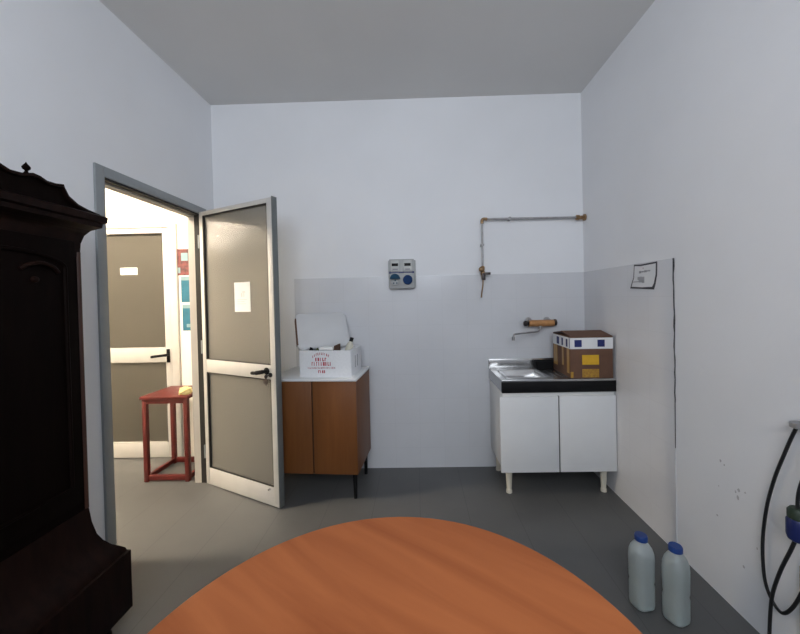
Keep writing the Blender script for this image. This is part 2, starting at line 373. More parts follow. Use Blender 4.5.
# ------------------------------------------------------------------ door_2 in the corridor
d2 = bpy.data.objects.new('door_2', None); COL.objects.link(d2); d2.location = (-2.55, FY1, 0)
d2['kind'] = 'structure'; d2['label'] = 'closed aluminium door with frosted panes beyond the doorway'
iv2 = Matrix.Translation((2.55, -FY1, 0))
df = MB()
df.box(-2.185, -2.125, FY1 - 0.02, FY1 + WT, 0, 2.10, 0.003); df.box(-2.975, -2.915, FY1 - 0.02, FY1 + WT, 0, 2.10, 0.003); df.box(-2.915, -2.185, FY1 - 0.02, FY1 + WT, 2.065, 2.10, 0.003)
obj('door_frame', df.moved(iv2), 'alu', d2)
dl = MB(); X0, X1 = -2.912, -2.188
dl.box(X0, X0 + 0.06, FY1 - 0.012, FY1 + 0.03, 0.006, 2.062, 0.003); dl.box(X1 - 0.062, X1, FY1 - 0.012, FY1 + 0.03, 0.006, 2.062, 0.003)
for z0, z1 in ((0.006, 0.145), (0.862, 0.995), (2.015, 2.062)): dl.box(X0 + 0.06, X1 - 0.062, FY1 - 0.011, FY1 + 0.029, z0, z1, 0.002)
l2 = obj('door_leaf', dl.moved(iv2), 'alu', d2)
for z0, z1 in ((0.145, 0.862), (0.995, 2.015)):
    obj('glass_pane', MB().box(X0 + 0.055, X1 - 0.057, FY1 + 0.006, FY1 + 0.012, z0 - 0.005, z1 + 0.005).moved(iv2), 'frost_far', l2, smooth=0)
sg = MB(); sg.box(X0 + 0.06, X1 - 0.062, FY1 - 0.013, FY1 - 0.004, 2.010, 2.016); sg.box(X1 - 0.066, X1 - 0.062, FY1 - 0.010, FY1 + 0.005, 0.145, 2.015)
obj('gasket', sg.moved(iv2), 'rubber', l2, smooth=0)
h2 = MB(); hx = X1 - 0.035
h2.box(hx - 0.014, hx + 0.014, FY1 - 0.022, FY1 - 0.012, 0.86, 0.98, 0.003); h2.cyl((hx, FY1 - 0.02, 0.93), (hx, FY1 - 0.06, 0.93), 0.012)
h2.tube(smooth_path([(hx + 0.004, FY1 - 0.058, 0.932), (hx - 0.04, FY1 - 0.066, 0.928), (hx - 0.12, FY1 - 0.062, 0.918)], 4), 0.0115, 12)
obj('handle', h2.moved(iv2), 'black', l2)
ns = thing('door_sign', 'small blank white name strip on the far corridor door', 'sign', (-2.572, FY1 + 0.0055, 1.683))  # plain white rectangle on the upper pane
obj('sign_plate', MB().box(-0.078, 0.078, -0.004, 0, -0.032, 0.032, 0.0015), 'paper', ns)

# posters on the corridor wall right of the far door
PX = -2.118
def poster(x, z0, z1, w, label, parts):
    t = thing('poster', label, 'poster', (x, FY1 - 0.001, z0), 0, 'posters beside the far door')
    obj('poster_sheet', MB().box(0, w, -0.0015, 0, 0, z1 - z0), parts[0], t, smooth=0)
    for (x0, x1, a, b, m) in parts[1]:
        obj('print_patch', MB().box(x0, x1, -0.0025, -0.0015, a, b), m, t, smooth=0)
poster(-2.150, 1.635, 1.87, 0.20, 'red and grey printed poster, topmost of those beside the far door', ('poster_red', [(0.06, 0.12, 0.13, 0.20, 'poster_pale'), (0.02, 0.05, 0.02, 0.07, 'poster_pale')]))
poster(-2.098, 1.395, 1.625, 0.17, 'plain blue poster with pale top strip beside the far door', ('poster_blue', [(0, 0.17, 0.195, 0.23, 'poster_pale')]))
poster(-2.092, 1.140, 1.372, 0.17, 'blue poster with round pale mark, lowest of those beside the far door', ('poster_blue', [(0, 0.17, 0.20, 0.232, 'poster_pale'), (0.035, 0.07, 0.03, 0.06, 'poster_pale')]))

# corridor ceiling lamps; nearest inferred from the floor shadow edge, farther two added unseen
def lamp(loc, rz, label):
    t = thing('ceiling_lamp', label, 'lamp', loc, rz, 'corridor ceiling lamps')
    obj('housing', MB().box(-0.62, 0.62, -0.07, 0.07, -0.035, 0, 0.004), 'alu', t)
    obj('diffuser', MB().box(-0.60, 0.60, -0.055, 0.055, -0.085, -0.035, 0.015, 3), 'lamp', t)
lamp((-2.62, 1.77, H), 0, 'long corridor ceiling lamp just outside the doorway')
lamp((-5.55, 1.75, H), 0, 'second corridor ceiling lamp counted from the doorway')
lamp((-8.35, 1.60, H), 0, 'corridor ceiling lamp farthest from the doorway')

# red stool / stand
st = thing('stand', 'red painted steel stand with flat top inside the far doorway', 'stand', (-1.968, 2.875, 0), 0.0)
sx, sy, sh, q = 0.178, 0.172, 0.645, 0.016
for ax in (-1, 1):
    for ay in (-1, 1):
        obj('leg', MB().box(ax * (sx - q) - q, ax * (sx - q) + q, ay * (sy - q) - q, ay * (sy - q) + q, 0, sh, 0.002), 'red_paint', st)
for ay in (-1, 1): obj('rail', MB().box(-sx + 2 * q, sx - 2 * q, ay * (sy - q) - 0.012, ay * (sy - q) + 0.012, 0.010, 0.050, 0.002), 'red_paint', st)
for ax in (-1, 1): obj('rail', MB().box(ax * (sx - q) - 0.012, ax * (sx - q) + 0.012, -sy + 2 * q, sy - 2 * q, 0.012, 0.046, 0.002), 'red_paint', st)
obj('top', MB().box(-sx - 0.012, sx + 0.012, -sy - 0.008, sy + 0.008, sh, sh + 0.022, 0.003).box(-sx + 2 * q, sx - 2 * q, -sy + 0.004, -sy + 0.022, sh - 0.035, sh), 'red_paint', st)
# crumpled yellow cloth
cm = MB(); bmesh.ops.create_icosphere(cm.bm, subdivisions=4, radius=1)
from mathutils import noise
for v in cm.bm.verts:
    n = v.co.normalized(); d = 1 + 0.28 * noise.noise(n * 2.6 + Vector((3, 1, 7))) + 0.10 * noise.noise(n * 7)
    v.co = Vector((n.x * 0.046 * d, n.y * 0.046 * d, max(n.z * 0.040 * d, -0.016) + 0.016))
cl = tag(obj('cloth', cm, 'cloth', smooth=180), 'crumpled pale yellow cloth lying on the red stand', 'cloth')
cl.location = (-1.848, 2.775, sh + 0.022); cl.rotation_euler = (0, 0, 0.5)

# ------------------------------------------------------------------ wardrobe (dark antique), front faces +x
W0, W1 = 0.36, 1.415            # body near and far sides
wb = XL + 0.004                 # back plane
xf = -1.36
wd = thing('wardrobe', 'tall dark walnut antique wardrobe against the left wall before the doorway', 'wardrobe', ((wb + xf) / 2, (W0 + W1) / 2, 0))
wi = Matrix.Translation(-Vector(wd.location))
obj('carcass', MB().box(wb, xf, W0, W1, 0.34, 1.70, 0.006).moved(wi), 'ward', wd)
def skirt(levels, x_back):
    """stacked footprint: list of (projection, z) swept round front and two sides"""
    return [[(x_back, W0 - p, z), (xf + p, W0 - p, z), (xf + p, W1 + p, z), (x_back, W1 + p, z)] for p, z in levels]
bp = [(0.080, 0.055), (0.096, 0.07), (0.096, 0.318), (0.086, 0.322), (0.083, 0.336), (0.070, 0.352), (0.050, 0.374), (0.032, 0.404), (0.018, 0.440), (0.008, 0.495), (0.002, 0.56)]
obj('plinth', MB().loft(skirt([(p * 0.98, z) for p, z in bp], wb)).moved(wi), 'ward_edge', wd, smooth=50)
cp = [(0.001, 1.580), (0.004, 1.635), (0.012, 1.668), (0.026, 1.690), (0.044, 1.702), (0.052, 1.706), (0.054, 1.722), (0.064, 1.728), (0.066, 1.752), (0.058, 1.757), (0.045, 1.757)]
obj('cornice', MB().loft(skirt(cp, wb)).moved(wi), 'ward_edge', wd, smooth=50)
for yy in (W0 + 0.0, W1 - 0.02):
    obj('foot', MB().lathe([(0.030, 0), (0.046, 0.012), (0.050, 0.03), (0.040, 0.055)], (xf + 0.035, yy, 0)).moved(wi), 'ward', wd)
    obj('foot', MB().lathe([(0.030, 0), (0.046, 0.012), (0.050, 0.03), (0.040, 0.055)], (wb + 0.065, yy, 0)).moved(wi), 'ward', wd)
obj('corner_bead', MB().cyl((xf - 0.004, W1 - 0.004, 0.56), (xf - 0.004, W1 - 0.004, 1.60), 0.010, n=12).moved(wi), wood_mat('rubbed_walnut', (0.060, 0.022, 0.012), (0.035, 0.012, 0.007), 0.45, 5, (6, 6, 0.7)), wd)  # bead in a lighter walnut tone than the carcass
# shaped crest on top
half = [(0.062, 0.0), (0.050, 0.006), (0.000, 0.013), (-0.042, 0.024), (-0.078, 0.046), (-0.094, 0.074), (-0.097, 0.084), (-0.128, 0.078), (-0.158, 0.078), (-0.180, 0.087), (-0.204, 0.090), (-0.240, 0.078), (-0.275, 0.076), (-0.33, 0.098), (-0.43, 0.140), (-0.5275, 0.155)]
yc = (W0 + W1) / 2
prof = [(W1 + y, 1.752 + z) for y, z in half]
prof += [(2 * yc - y, z) for y, z in reversed(prof[:-1])]
xc0, xc1 = xf - 0.005, xf + 0.030
obj('crest', MB().prism(prof, 'x', xc0, xc1).moved(wi), 'ward', wd, smooth=50)
ed = MB()
for a, b in zip(prof, prof[1:]):
    ed.box(0, 1, 0, 1, 0, 1) if False else None
ee = [(y, z + 0.006) for y, z in prof]
lo = [(y, z - 0.004) for y, z in prof]
obj('crest_moulding', MB().prism(ee + list(reversed(lo)), 'x', xc1 - 0.012, xc1 + 0.014).moved(wi), 'ward_edge', wd, smooth=50)
for yy in (W1 - 0.201, 2 * yc - W1 + 0.201):
    obj('finial', MB().lathe([(0.012, 0), (0.006, 0.006), (0.004, 0.012), (0.0105, 0.018), (0.012, 0.024), (0.008, 0.031), (0.003, 0.037), (0.001, 0.042)], (xf + 0.016, yy, 1.845), 18).moved(wi), 'ward', wd)
# doors with panel mouldings
for y0, y1 in ((W0 + 0.03, yc - 0.002), (yc + 0.002, W1 - 0.03)):
    dd = obj('door', MB().box(xf, xf + 0.012, y0, y1, 0.60, 1.64, 0.003).moved(wi), 'ward', wd)
    mo = MB(); a, b = y0 + 0.07, y1 - 0.045; zt = 1.53
    arch = [(a, 0.68), (a, zt)] + [((a + b) / 2 - (b - a) / 2 * math.cos(PI * i / 14), zt + 0.05 * math.sin(PI * i / 14)) for i in range(15)] + [(b, zt), (b, 0.68), (a, 0.68)]
    mo.tube([(xf + 0.013, y, z) for y, z in arch], 0.008, 8)
    obj('panel_moulding', mo.moved(wi), 'ward', dd)
    ap = MB(); c = (a + b) / 2 + 0.10
    ap.tube(smooth_path([(xf + 0.014, c - 0.065, 1.515), (xf + 0.02, c - 0.04, 1.532), (xf + 0.022, c, 1.54), (xf + 0.02, c + 0.04, 1.53), (xf + 0.014, c + 0.065, 1.51)], 5), 0.007, 8)
    ap.lathe([(0.012, 0), (0.010, 0.01), (0.002, 0.014)], (xf + 0.012, c - 0.02, 1.48), 14, 'x')
    obj('carved_ornament', ap.moved(wi), 'ward_edge', dd)
kn = MB().lathe([(0.006, 0), (0.006, 0.012), (0.014, 0.02), (0.012, 0.03), (0.002, 0.034)], (xf + 0.012, yc + 0.03, 1.10), 16, 'x')
obj('knob', kn.moved(wi), 'brass', wd)

# ------------------------------------------------------------------ brown cabinet
CR = math.radians(-4)
cb = thing('cabinet', 'orange brown two door cabinet with white top behind the open door', 'cabinet', (-0.420, 2.400, 0), CR)
CW, CD = 0.615, 0.435     # local: x from -CW to 0, y from 0 (front) to CD
obj('body', MB().box(-CW, 0, 0.018, CD, 0.185, 0.828, 0.002), 'cab', cb)
seam = -0.312
obj('door', MB().box(-CW, seam - 0.004, 0, 0.0175, 0.187, 0.826, 0.002), 'cab', cb)
obj('door', MB().box(seam + 0.004, -0.001, 0, 0.0175, 0.187, 0.826, 0.002), 'cab', cb)
obj('shadow_strip', MB().box(seam - 0.0038, seam + 0.0038, 0.010, 0.0178, 0.187, 0.826), 'rubber', cb, smooth=0)
obj('top', MB().box(-CW - 0.003, 0.004, -0.006, CD + 0.002, 0.828, 0.845, 0.003), 'white_lam', cb)
for x, y in ((-0.035, 0.05), (-CW + 0.035, 0.05), (-0.035, CD - 0.04), (-CW + 0.035, CD - 0.04)):
    obj('leg', MB().cyl((x, y, 0), (x, y, 0.185), 0.012, 0.016, 16), 'black', cb)

# ------------------------------------------------------------------ foam box on the cabinet
FR = math.radians(-5)
fb = thing('foam_box', 'open white polystyrene box with red print on the brown cabinet', 'box', (-0.838, 2.488, 0.845), FR)
FWd, FD, FH, tw = 0.380, 0.285, 0.185, 0.022
f = MB()
outer = rrect(FWd, FD, 0.012, 3, FWd / 2, FD / 2); inner = rrect(FWd - 2 * tw, FD - 2 * tw, 0.012, 3, FWd / 2, FD / 2)
O0 = [f.bm.verts.new((x, y, 0)) for x, y in outer]; O1 = [f.bm.verts.new((x, y, FH)) for x, y in outer]
I1 = [f.bm.verts.new((x, y, FH)) for x, y in inner]; I0 = [f.bm.verts.new((x, y, tw)) for x, y in inner]
f.skin([O0, O1, I1, I0])
obj('box_body', f, 'foam', fb, smooth=40)
# printed lettering: worn rows of strokes, arched on top
random.seed(21)
def stroke_row(mb, x0, x1, z, hgt, step, arch=0.0):
    x = x0; c = (x0 + x1) / 2
    while x < x1:
        w = step * random.uniform(0.45, 0.75)
        dz = arch * (1 - ((x - c) / ((x1 - x0) / 2)) ** 2)
        kind = random.choice('IIHLTO')
        b = lambda a0, a1, z0, z1: mb.box(a0, a1, -0.0012, 0.0002, z0 + dz, z1 + dz)
        s = w * 0.46
        b(x, x + s, z, z + hgt)
        if kind in 'HO': b(x + w - s, x + w, z, z + hgt)
        if kind in 'LO': b(x + s, x + w - (s if kind == 'O' else 0), z, z + hgt * 0.25)
        if kind in 'TO': b(x + s, x + w - (s if kind == 'O' else 0), z + hgt * 0.75, z + hgt)
        if kind == 'H': b(x + s, x + w - s, z + hgt * 0.4, z + hgt * 0.62)
        x += step
for args in ((0.105, 0.185, 0.112, 0.024, 0.017), (0.078, 0.212, 0.080, 0.026, 0.0165), (0.125, 0.180, 0.028, 0.020, 0.014)):
    r1 = MB(); stroke_row(r1, *args); obj('red_print', r1.moved(Matrix.Translation((0.016, 0, 0))), 'red_ink', fb, smooth=0)
for args in ((0.085, 0.205, 0.135, 0.017, 0.0125, 0.022), (0.050, 0.250, 0.060, 0.009, 0.008)):
    r2 = MB(); stroke_row(r2, *args); obj('faded_print', r2.moved(Matrix.Translation((0.016, 0, 0))), 'pink_ink', fb, smooth=0)
for y in (0.10, 0.16): obj('side_print', MB().box(FWd - 0.0002, FWd + 0.001, y, y + 0.012, 0.05, 0.135), 'ink_soft', fb, smooth=0)

def fpt(x, y, z):
    p = Matrix.Rotation(FR, 4, 'Z') @ Vector((x, y, 0)); return Vector((-0.838 + p.x, 2.488 + p.y, 0.845 + z))
# lid leaning on the back wall, resting on the rear rim
ld = MB(); lw, lh, lt = 0.395, 0.305, 0.045
ld.loft([[(x, y, z) for x, z in rrect(lw - 2 * i, lh - 2 * i, 0.04, 6)] for y, i in ((0, 0.010), (0.008, 0.002), (0.016, 0), (lt - 0.012, 0), (lt - 0.004, 0.003), (lt, 0.010))])
ld.loft([[(x, y, z) for x, z in rrect(lw - 0.06, lh - 0.06, 0.03, 6)] for y in (lt - 0.001, lt + 0.016)])
ld.moved(Matrix.Translation((0, 0, lh / 2)))
lid = obj('lid', ld, mat('grey_white_lid', (0.62, 0.63, 0.65), 0.7, var=0.02), fb, smooth=45); lid['label'] = 'loose lid leaning back'
obj('edge_tape', MB().box(-lw / 2 - 0.0015, -lw / 2 + 0.010, 0.002, lt - 0.002, 0.035, lh - 0.045, 0.001), 'cardboard', lid)  # added dark strip paints the shaded left edge of the lid
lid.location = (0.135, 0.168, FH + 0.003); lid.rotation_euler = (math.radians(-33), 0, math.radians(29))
# things in the foam box
bt = thing('bottle', 'cream plastic bottle with black cap sticking out of the foam box', 'bottle', fpt(0.284, 0.120, 0.032))
bt.rotation_euler = (0, math.radians(17), 0)
obj('bottle_body', MB().lathe([(0.022, 0), (0.026, 0.006), (0.026, 0.17), (0.022, 0.19), (0.014, 0.206), (0.013, 0.215)]), 'cream', bt, smooth=50)
obj('bottle_cap', MB().lathe([(0.014, 0.213), (0.014, 0.238), (0.012, 0.241)]), 'black', bt)
cs = MB().box(-0.004, 0.004, -0.065, 0.065, 0, 0.19).moved(Matrix.Rotation(0.0, 4, 'Z'))
cd = tag(obj('cardboard_strip', cs, 'cardboard', smooth=0), 'brown cardboard strip standing in the foam box beside the bottle', 'cardboard')
cd.location = fpt(0.250, 0.100, 0.0245); cd.rotation_euler = (0, 0, FR)
def lump(name, loc, size, m, label, cat, seed, rz=0):
    b = MB(); bmesh.ops.create_icosphere(b.bm, subdivisions=3, radius=1)
    for v in b.bm.verts:
        n = v.co.normalized(); d = 1 + 0.25 * noise.noise(n * 2.2 + Vector((seed, 1, 2)))
        v.co = Vector((n.x * size[0] * d, n.y * size[1] * d, n.z * size[2] * d + size[2]))
    o = tag(obj(name, b, m, smooth=180), label, cat); o.location = loc; o.rotation_euler = (0, 0, rz); return o
lump('plastic_bag', fpt(0.060, 0.078, 0.042), (0.022, 0.030, 0.076), 'black', 'crumpled black bag at the left end of the foam box', 'bag', 5)
lump('pouch', fpt(0.108, 0.078, 0.042), (0.019, 0.030, 0.076), 'olive', 'olive green pouch standing inside the foam box', 'pouch', 9)
ct = thing('carton', 'white carton with black end standing inside the foam box', 'carton', fpt(0.188, 0.075, 0.0245), FR)
obj('carton_body', MB().box(-0.052, 0.052, -0.04, 0.04, 0, 0.160, 0.003), 'black', ct)
obj('carton_top', MB().box(-0.052, 0.052, -0.041, 0.041, 0.160, 0.178, 0.003), 'paper', ct)

# ------------------------------------------------------------------ sink unit
SX0, SX1 = 0.560, 1.351
su = thing('sink_cabinet', 'white two door sink base cabinet on cream legs in the corner', 'cabinet', ((SX0 + SX1) / 2, 2.66, 0))
si = Matrix.Translation(-Vector(su.location))
YD, YF = 2.442, 2.462
obj('body', MB().box(SX0 + 0.022, SX1, YF, 2.880, 0.165, 0.718, 0.002).moved(si), 'white_side', su)
ms = (SX0 + SX1) / 2 + 0.008
obj('door', MB().box(SX0 + 0.001, ms - 0.004, YD, YF - 0.0005, 0.167, 0.690, 0.003).moved(si), 'white_lam', su)
obj('door', MB().box(ms + 0.004, SX1 - 0.001, YD, YF - 0.0005, 0.167, 0.690, 0.003).moved(si), 'white_lam', su)
obj('shadow_strip', MB().box(ms - 0.0037, ms + 0.0037, YD + 0.008, YF, 0.167, 0.690).moved(si), 'rubber', su, smooth=0)
for x, y in ((0.628, 2.505), (1.288, 2.505), (0.628, 2.83), (1.288, 2.83)):
    obj('leg', MB().lathe([(0.021, 0), (0.021, 0.018), (0.017, 0.022), (0.022, 0.12), (0.026, 0.165)], (x, y, 0), 18).moved(si), 'foot', su)

wt = thing('sink_worktop', 'stainless steel sink top with black front edge on the white cabinet', 'sink', (0.966, 2.66, 0.718))
ti = Matrix.Translation(-Vector(wt.location))
TX0, TX1, TY0, TY1, TT = 0.575, 1.352, 2.440, 2.885, 0.805
bx0, bx1, by0, by1 = 0.640, 0.915, 2.520, 2.800
t = MB()
def grid_hole(mb, z):
    xs = [TX0, bx0, bx1, TX1]; ys = [TY0, by0, by1, TY1]
    V = [[mb.bm.verts.new((x, y, z)) for y in ys] for x in xs]
    for i in range(3):
        for j in range(3):
            if (i, j) != (1, 1): mb.bm.faces.new((V[i][j], V[i + 1][j], V[i + 1][j + 1], V[i][j + 1]))
    return V
V = grid_hole(t, TT)
rim = [V[1][1], V[2][1], V[2][2], V[1][2]]
prev = rim
for ins, dz in ((0.004, -0.006), (0.012, -0.060), (0.03, -0.064)):
    cur = [t.bm.verts.new((bx0 + ins, by0 + ins, TT + dz)), t.bm.verts.new((bx1 - ins, by0 + ins, TT + dz)), t.bm.verts.new((bx1 - ins, by1 - ins, TT + dz)), t.bm.verts.new((bx0 + ins, by1 - ins, TT + dz))]
    for i in range(4): t.bm.faces.new((prev[i], prev[(i + 1) % 4], cur[(i + 1) % 4], cur[i]))
    prev = cur
t.bm.faces.new(prev)
# outer skirts down
t.box(TX0, TX0 + 0.004, TY0 + 0.004, TY1, 0.722, TT - 0.0005); t.box(TX1 - 0.004, TX1, TY0 + 0.004, TY1, 0.722, TT - 0.0005)
t.box(TX0, TX1, TY1 - 0.012, TY1, TT, TT + 0.075, 0.002)            # upstand
t.box(TX0, TX1, TY0, TY0 + 0.006, TT - 0.012, TT + 0.003, 0.002)     # front bead
for (xa, xb, ya, yb) in ((bx0 - 0.02, bx1 + 0.02, by0 - 0.02, by0 - 0.012), (bx0 - 0.02, bx1 + 0.02, by1 + 0.012, by1 + 0.02), (bx0 - 0.02, bx0 - 0.012, by0 - 0.012, by1 + 0.012), (bx1 + 0.012, bx1 + 0.02, by0 - 0.012, by1 + 0.012)):
    t.box(xa, xb, ya, yb, TT, TT + 0.004, 0.0015)
for i in range(9): t.box(0.98 + i * 0.038, 0.988 + i * 0.038, 2.52, 2.80, TT, TT + 0.003, 0.001)   # draining ribs
obj('steel_top', t.moved(ti), 'steel', wt, smooth=40)
obj('front_edge', MB().box(TX0, TX1, TY0, TY0 + 0.018, 0.718, 0.794, 0.002).moved(ti), 'black', wt)
obj('drain', MB().lathe([(0.036, TT - 0.0638), (0.036, TT - 0.060), (0.026, TT - 0.0605)], ((bx0 + bx1) / 2, (by0 + by1) / 2, 0), 24).moved(ti), 'chrome', wt)
# dark container behind the box
dc = thing('plastic_tub', 'small black open tub beside the cardboard box on the sink top', 'tub', (1.000, 2.823, TT + 0.0045))
tb = MB(); wtop, wbot = 0.15, 0.135
a = [[(x, y, z) for x, y in rrect(w, d, 0.01, 3)] for w, d, z in ((wbot, 0.075, 0), (wtop, 0.085, 0.058), (wtop - 0.008, 0.077, 0.058), (wbot - 0.008, 0.067, 0.006))]
tb.loft(a)
obj('tub_body', tb, 'black', dc)

# ------------------------------------------------------------------ cardboard box
BR = math.radians(-1.5)
bx = thing('cardboard_box', 'brown cardboard box with white band and yellow label on the sink', 'box', (1.050, 2.452, TT + 0.004), BR)
BW, BD, BH = 0.285, 0.330, 0.284
obj('carton_body', MB().box(0, BW, 0, BD, 0, BH, 0.002), 'cardboard', bx)
fl = MB()
fl.prism([(-0.002, BH), (-0.002, BH + 0.004), (BD / 2, BH + 0.030), (BD / 2, BH + 0.024)], 'x', 0, BW)
fl.prism([(BD / 2 + 0.002, BH + 0.022), (BD / 2 + 0.002, BH + 0.028), (BD + 0.002, BH + 0.004), (BD + 0.002, BH)], 'x', 0, BW)
obj('flap', fl, 'cardboard', bx, smooth=0)
e = 0.0014
bd = MB(); bd.box(-e, BW + e, -e, 0, 0.202, 0.278); bd.box(-e, 0, 0, BD, 0.202, 0.278)
obj('printed_band', bd, 'band', bx, smooth=0)
e2 = 0.0026
for x in (0.028, 0.182): obj('navy_square', MB().box(x, x + 0.048, -e2, -e, 0.216, 0.264), 'navy', bx, smooth=0)
for y in (0.045, 0.125, 0.20): obj('navy_square', MB().box(-e2, -e, y, y + (0.045 if y > 0.19 else 0.026), 0.212, 0.266), 'navy', bx, smooth=0)
obj('navy_bar', MB().box(-e2, -e, 0.006, 0.014, 0.206, 0.276), 'navy', bx, smooth=0)
obj('yellow_label', MB().box(0.078, 0.190, -e2, 0.0, 0.094, 0.160), 'yellow', bx, smooth=0)
obj('yellow_print', MB().box(0.078, 0.190, -e2 + 0.0006, 0.0, 0.006, 0.064), 'yellow_dim', bx, smooth=0)
obj('yellow_corner_print', MB().box(0.0, 0.018, -e2 + 0.0006, 0, 0.004, 0.045), 'yellow_dim', bx, smooth=0)
for y0, y1, z0 in ((0.02, 0.06, 0.03), (0.12, 0.15, 0.07), (0.24, 0.31, 0.05)): obj('tape', MB().box(-e, 0, y0, y1, z0, 0.202), 'gold_tape', bx, smooth=0)

# ------------------------------------------------------------------ wall mixer tap
tpx = thing('wall_tap', 'orange brass wall mixer tap with swivel spout above the sink', 'tap', (0.975, YB - 0.006, 1.165))
obj('tap_body', MB().cyl((-0.09, -0.068, 0.0), (0.105, -0.068, 0.0), 0.026, n=20).lathe([(0.024, -0.09), (0.026, -0.075), (0.022, -0.06)], (0, -0.068, 0), 20, 'x'), 'orange_brass', tpx)
for x in (-0.075, 0.072):
    obj('wall_union', MB().lathe([(0.024, -0.004), (0.024, -0.016), (0.014, -0.022), (0.013, -0.06)], (x, 0, 0.022), 18, 'y').cyl((x, -0.055, 0.020), (x, -0.066, 0.010), 0.017), 'galv', tpx)
obj('valve_handle', MB().lathe([(0.012, -0.088), (0.016, -0.098), (0.024, -0.106), (0.024, -0.122), (0.014, -0.130)], (0, -0.068, 0.0), 12, 'x'), 'dark_metal', tpx)
obj('valve_handle', MB().lathe([(0.018, 0.104), (0.026, 0.110), (0.026, 0.124), (0.016, 0.130)], (0, -0.068, 0.004), 12, 'x'), 'dark_metal', tpx)
sp = MB()
sp.cyl((0.0, -0.070, -0.014), (0.0, -0.072, -0.048), 0.016, 0.013)
sp.tube(smooth_path([(0.0, -0.072, -0.042), (-0.02, -0.085, -0.060), (-0.06, -0.110, -0.064), (-0.22, -0.205, -0.066), (-0.247, -0.222, -0.070), (-0.256, -0.228, -0.090)], 5), 0.0068, 12)
sp.cyl((-0.256, -0.228, -0.085), (-0.257, -0.229, -0.112), 0.011)
obj('spout', sp, 'galv', tpx)

# ------------------------------------------------------------------ gas pipe
pi_ = thing('gas_pipe', 'thin grey wall pipe running to the corner with a drop and valve', 'pipe', (0.540, YB - 0.0015, 1.60))
PY = -0.040; PZ = 0.402
obj('pipe_run', MB().cyl((0.01, PY, PZ), (XR - 0.540 - 0.001, PY, PZ - 0.006), 0.0090, n=14), 'galv', pi_)
obj('pipe_drop', MB().cyl((0, PY, PZ - 0.005), (-0.002, PY, 0.02), 0.0075, n=14), 'galv', pi_)
obj('elbow', MB().tube(smooth_path([(0.04, PY, PZ), (0.012, PY, PZ + 0.001), (0.0, PY, PZ - 0.010), (0, PY, PZ - 0.035)], 4), 0.0125, 14), 'brass', pi_)
obj('end_fitting', MB().lathe([(0.016, -0.075), (0.020, -0.070), (0.020, -0.05), (0.014, -0.044), (0.014, -0.02), (0.026, -0.014), (0.026, -0.002)], (XR - 0.540, PY, PZ - 0.006), 14, 'x'), 'brass', pi_)
obj('pipe_clip', MB().box(0.212, 0.228, PY - 0.013, 0, PZ - 0.014, PZ + 0.012, 0.002), 'galv', pi_)
obj('pipe_clip', MB().box(-0.013, 0.011, PY - 0.012, 0, 0.19, 0.206, 0.002), 'galv', pi_)
obj('valve_body', MB().lathe([(0.010, 0.03), (0.016, 0.022), (0.016, -0.002), (0.011, -0.006), (0.019, -0.020), (0.019, -0.038), (0.012, -0.048), (0.012, -0.075), (0.007, -0.082)], (-0.002, PY, 0), 16).lathe([(0.020, 0.0), (0.022, -0.022), (0.010, -0.030)], (-0.016, PY - 0.004, 0.002), 14, 'y'), 'brass', pi_)
obj('valve_lever', MB().cyl((-0.002, PY, -0.034), (0.012, PY - 0.034, -0.034), 0.008).box(0.004, 0.052, PY - 0.042, PY - 0.030, -0.044, -0.024, 0.003).box(-0.012, 0.014, PY - 0.03, PY - 0.012, -0.085, -0.03, 0.004), 'dark_metal', pi_)
obj('hose_tail', MB().tube(smooth_path([(-0.002, PY, -0.078), (-0.004, PY - 0.004, -0.12), (-0.012, PY - 0.006, -0.17), (-0.018, PY - 0.004, -0.222)], 4), [0.0055] * 12 + [0.007], 10), 'brass', pi_)

# ------------------------------------------------------------------ socket panel
so = thing('socket_panel', 'grey wall panel with two breakers and blue industrial sockets', 'socket', (-0.110, YB, 1.580))
obj('panel_box', MB().box(-0.100, 0.100, -0.068, 0, -0.116, 0.118, 0.006), 'grey_box', so)
obj('panel_back', MB().box(-0.108, 0.112, -0.030, 0, -0.108, 0.112, 0.004), 'grey_box', so)
for x in (-0.052, 0.048):
    br = obj('breaker', MB().box(x - 0.034, x + 0.034, -0.078, -0.066, 0.022, 0.108, 0.004), mat('breaker_grey', (0.52, 0.53, 0.52), 0.4), so)
    obj('breaker_window', MB().box(x - 0.025, x + 0.025, -0.081, -0.077, 0.062, 0.084, 0.001), 'black', br)
    obj('breaker_label', MB().box(x - 0.020, x + 0.022, -0.080, -0.077, 0.030, 0.042), 'ink_soft', br, smooth=0)
obj('divider_strip', MB().box(-0.100, 0.100, -0.072, -0.066, 0.008, 0.016).box(-0.100, -0.085, -0.074, -0.066, 0.004, 0.020).box(0.085, 0.100, -0.074, -0.066, 0.004, 0.020).box(-0.02, 0.02, -0.074, -0.066, 0.006, 0.018), 'dark_blue', so, smooth=0)
s1 = obj('socket', MB().lathe([(0.038, -0.066), (0.038, -0.080), (0.034, -0.086), (0.004, -0.088)], (0.048, 0, -0.048), 26, 'y'), 'blue', so)
s2 = obj('socket', MB().lathe([(0.036, -0.066), (0.036, -0.090), (0.030, -0.090), (0.028, -0.074), (0.002, -0.074)], (-0.052, 0, -0.055), 24, 'y'), 'grey_box', so)
hood = MB()
hood.prism([(-0.052 + 0.040 * math.cos(a), -0.040 + 0.040 * math.sin(a)) for a in [PI * i / 12 for i in range(13)]], 'y', -0.112, -0.067)
obj('socket_lid', hood, 'teal', s2)
pn = MB()
for dx, dz in ((-0.012, -0.01), (0.012, -0.01), (0, 0.012)): pn.cyl((-0.052 + dx, -0.0735, -0.062 + dz), (-0.052 + dx, -0.0755, -0.062 + dz), 0.006)
obj('socket_hole', pn, 'teal', s2)

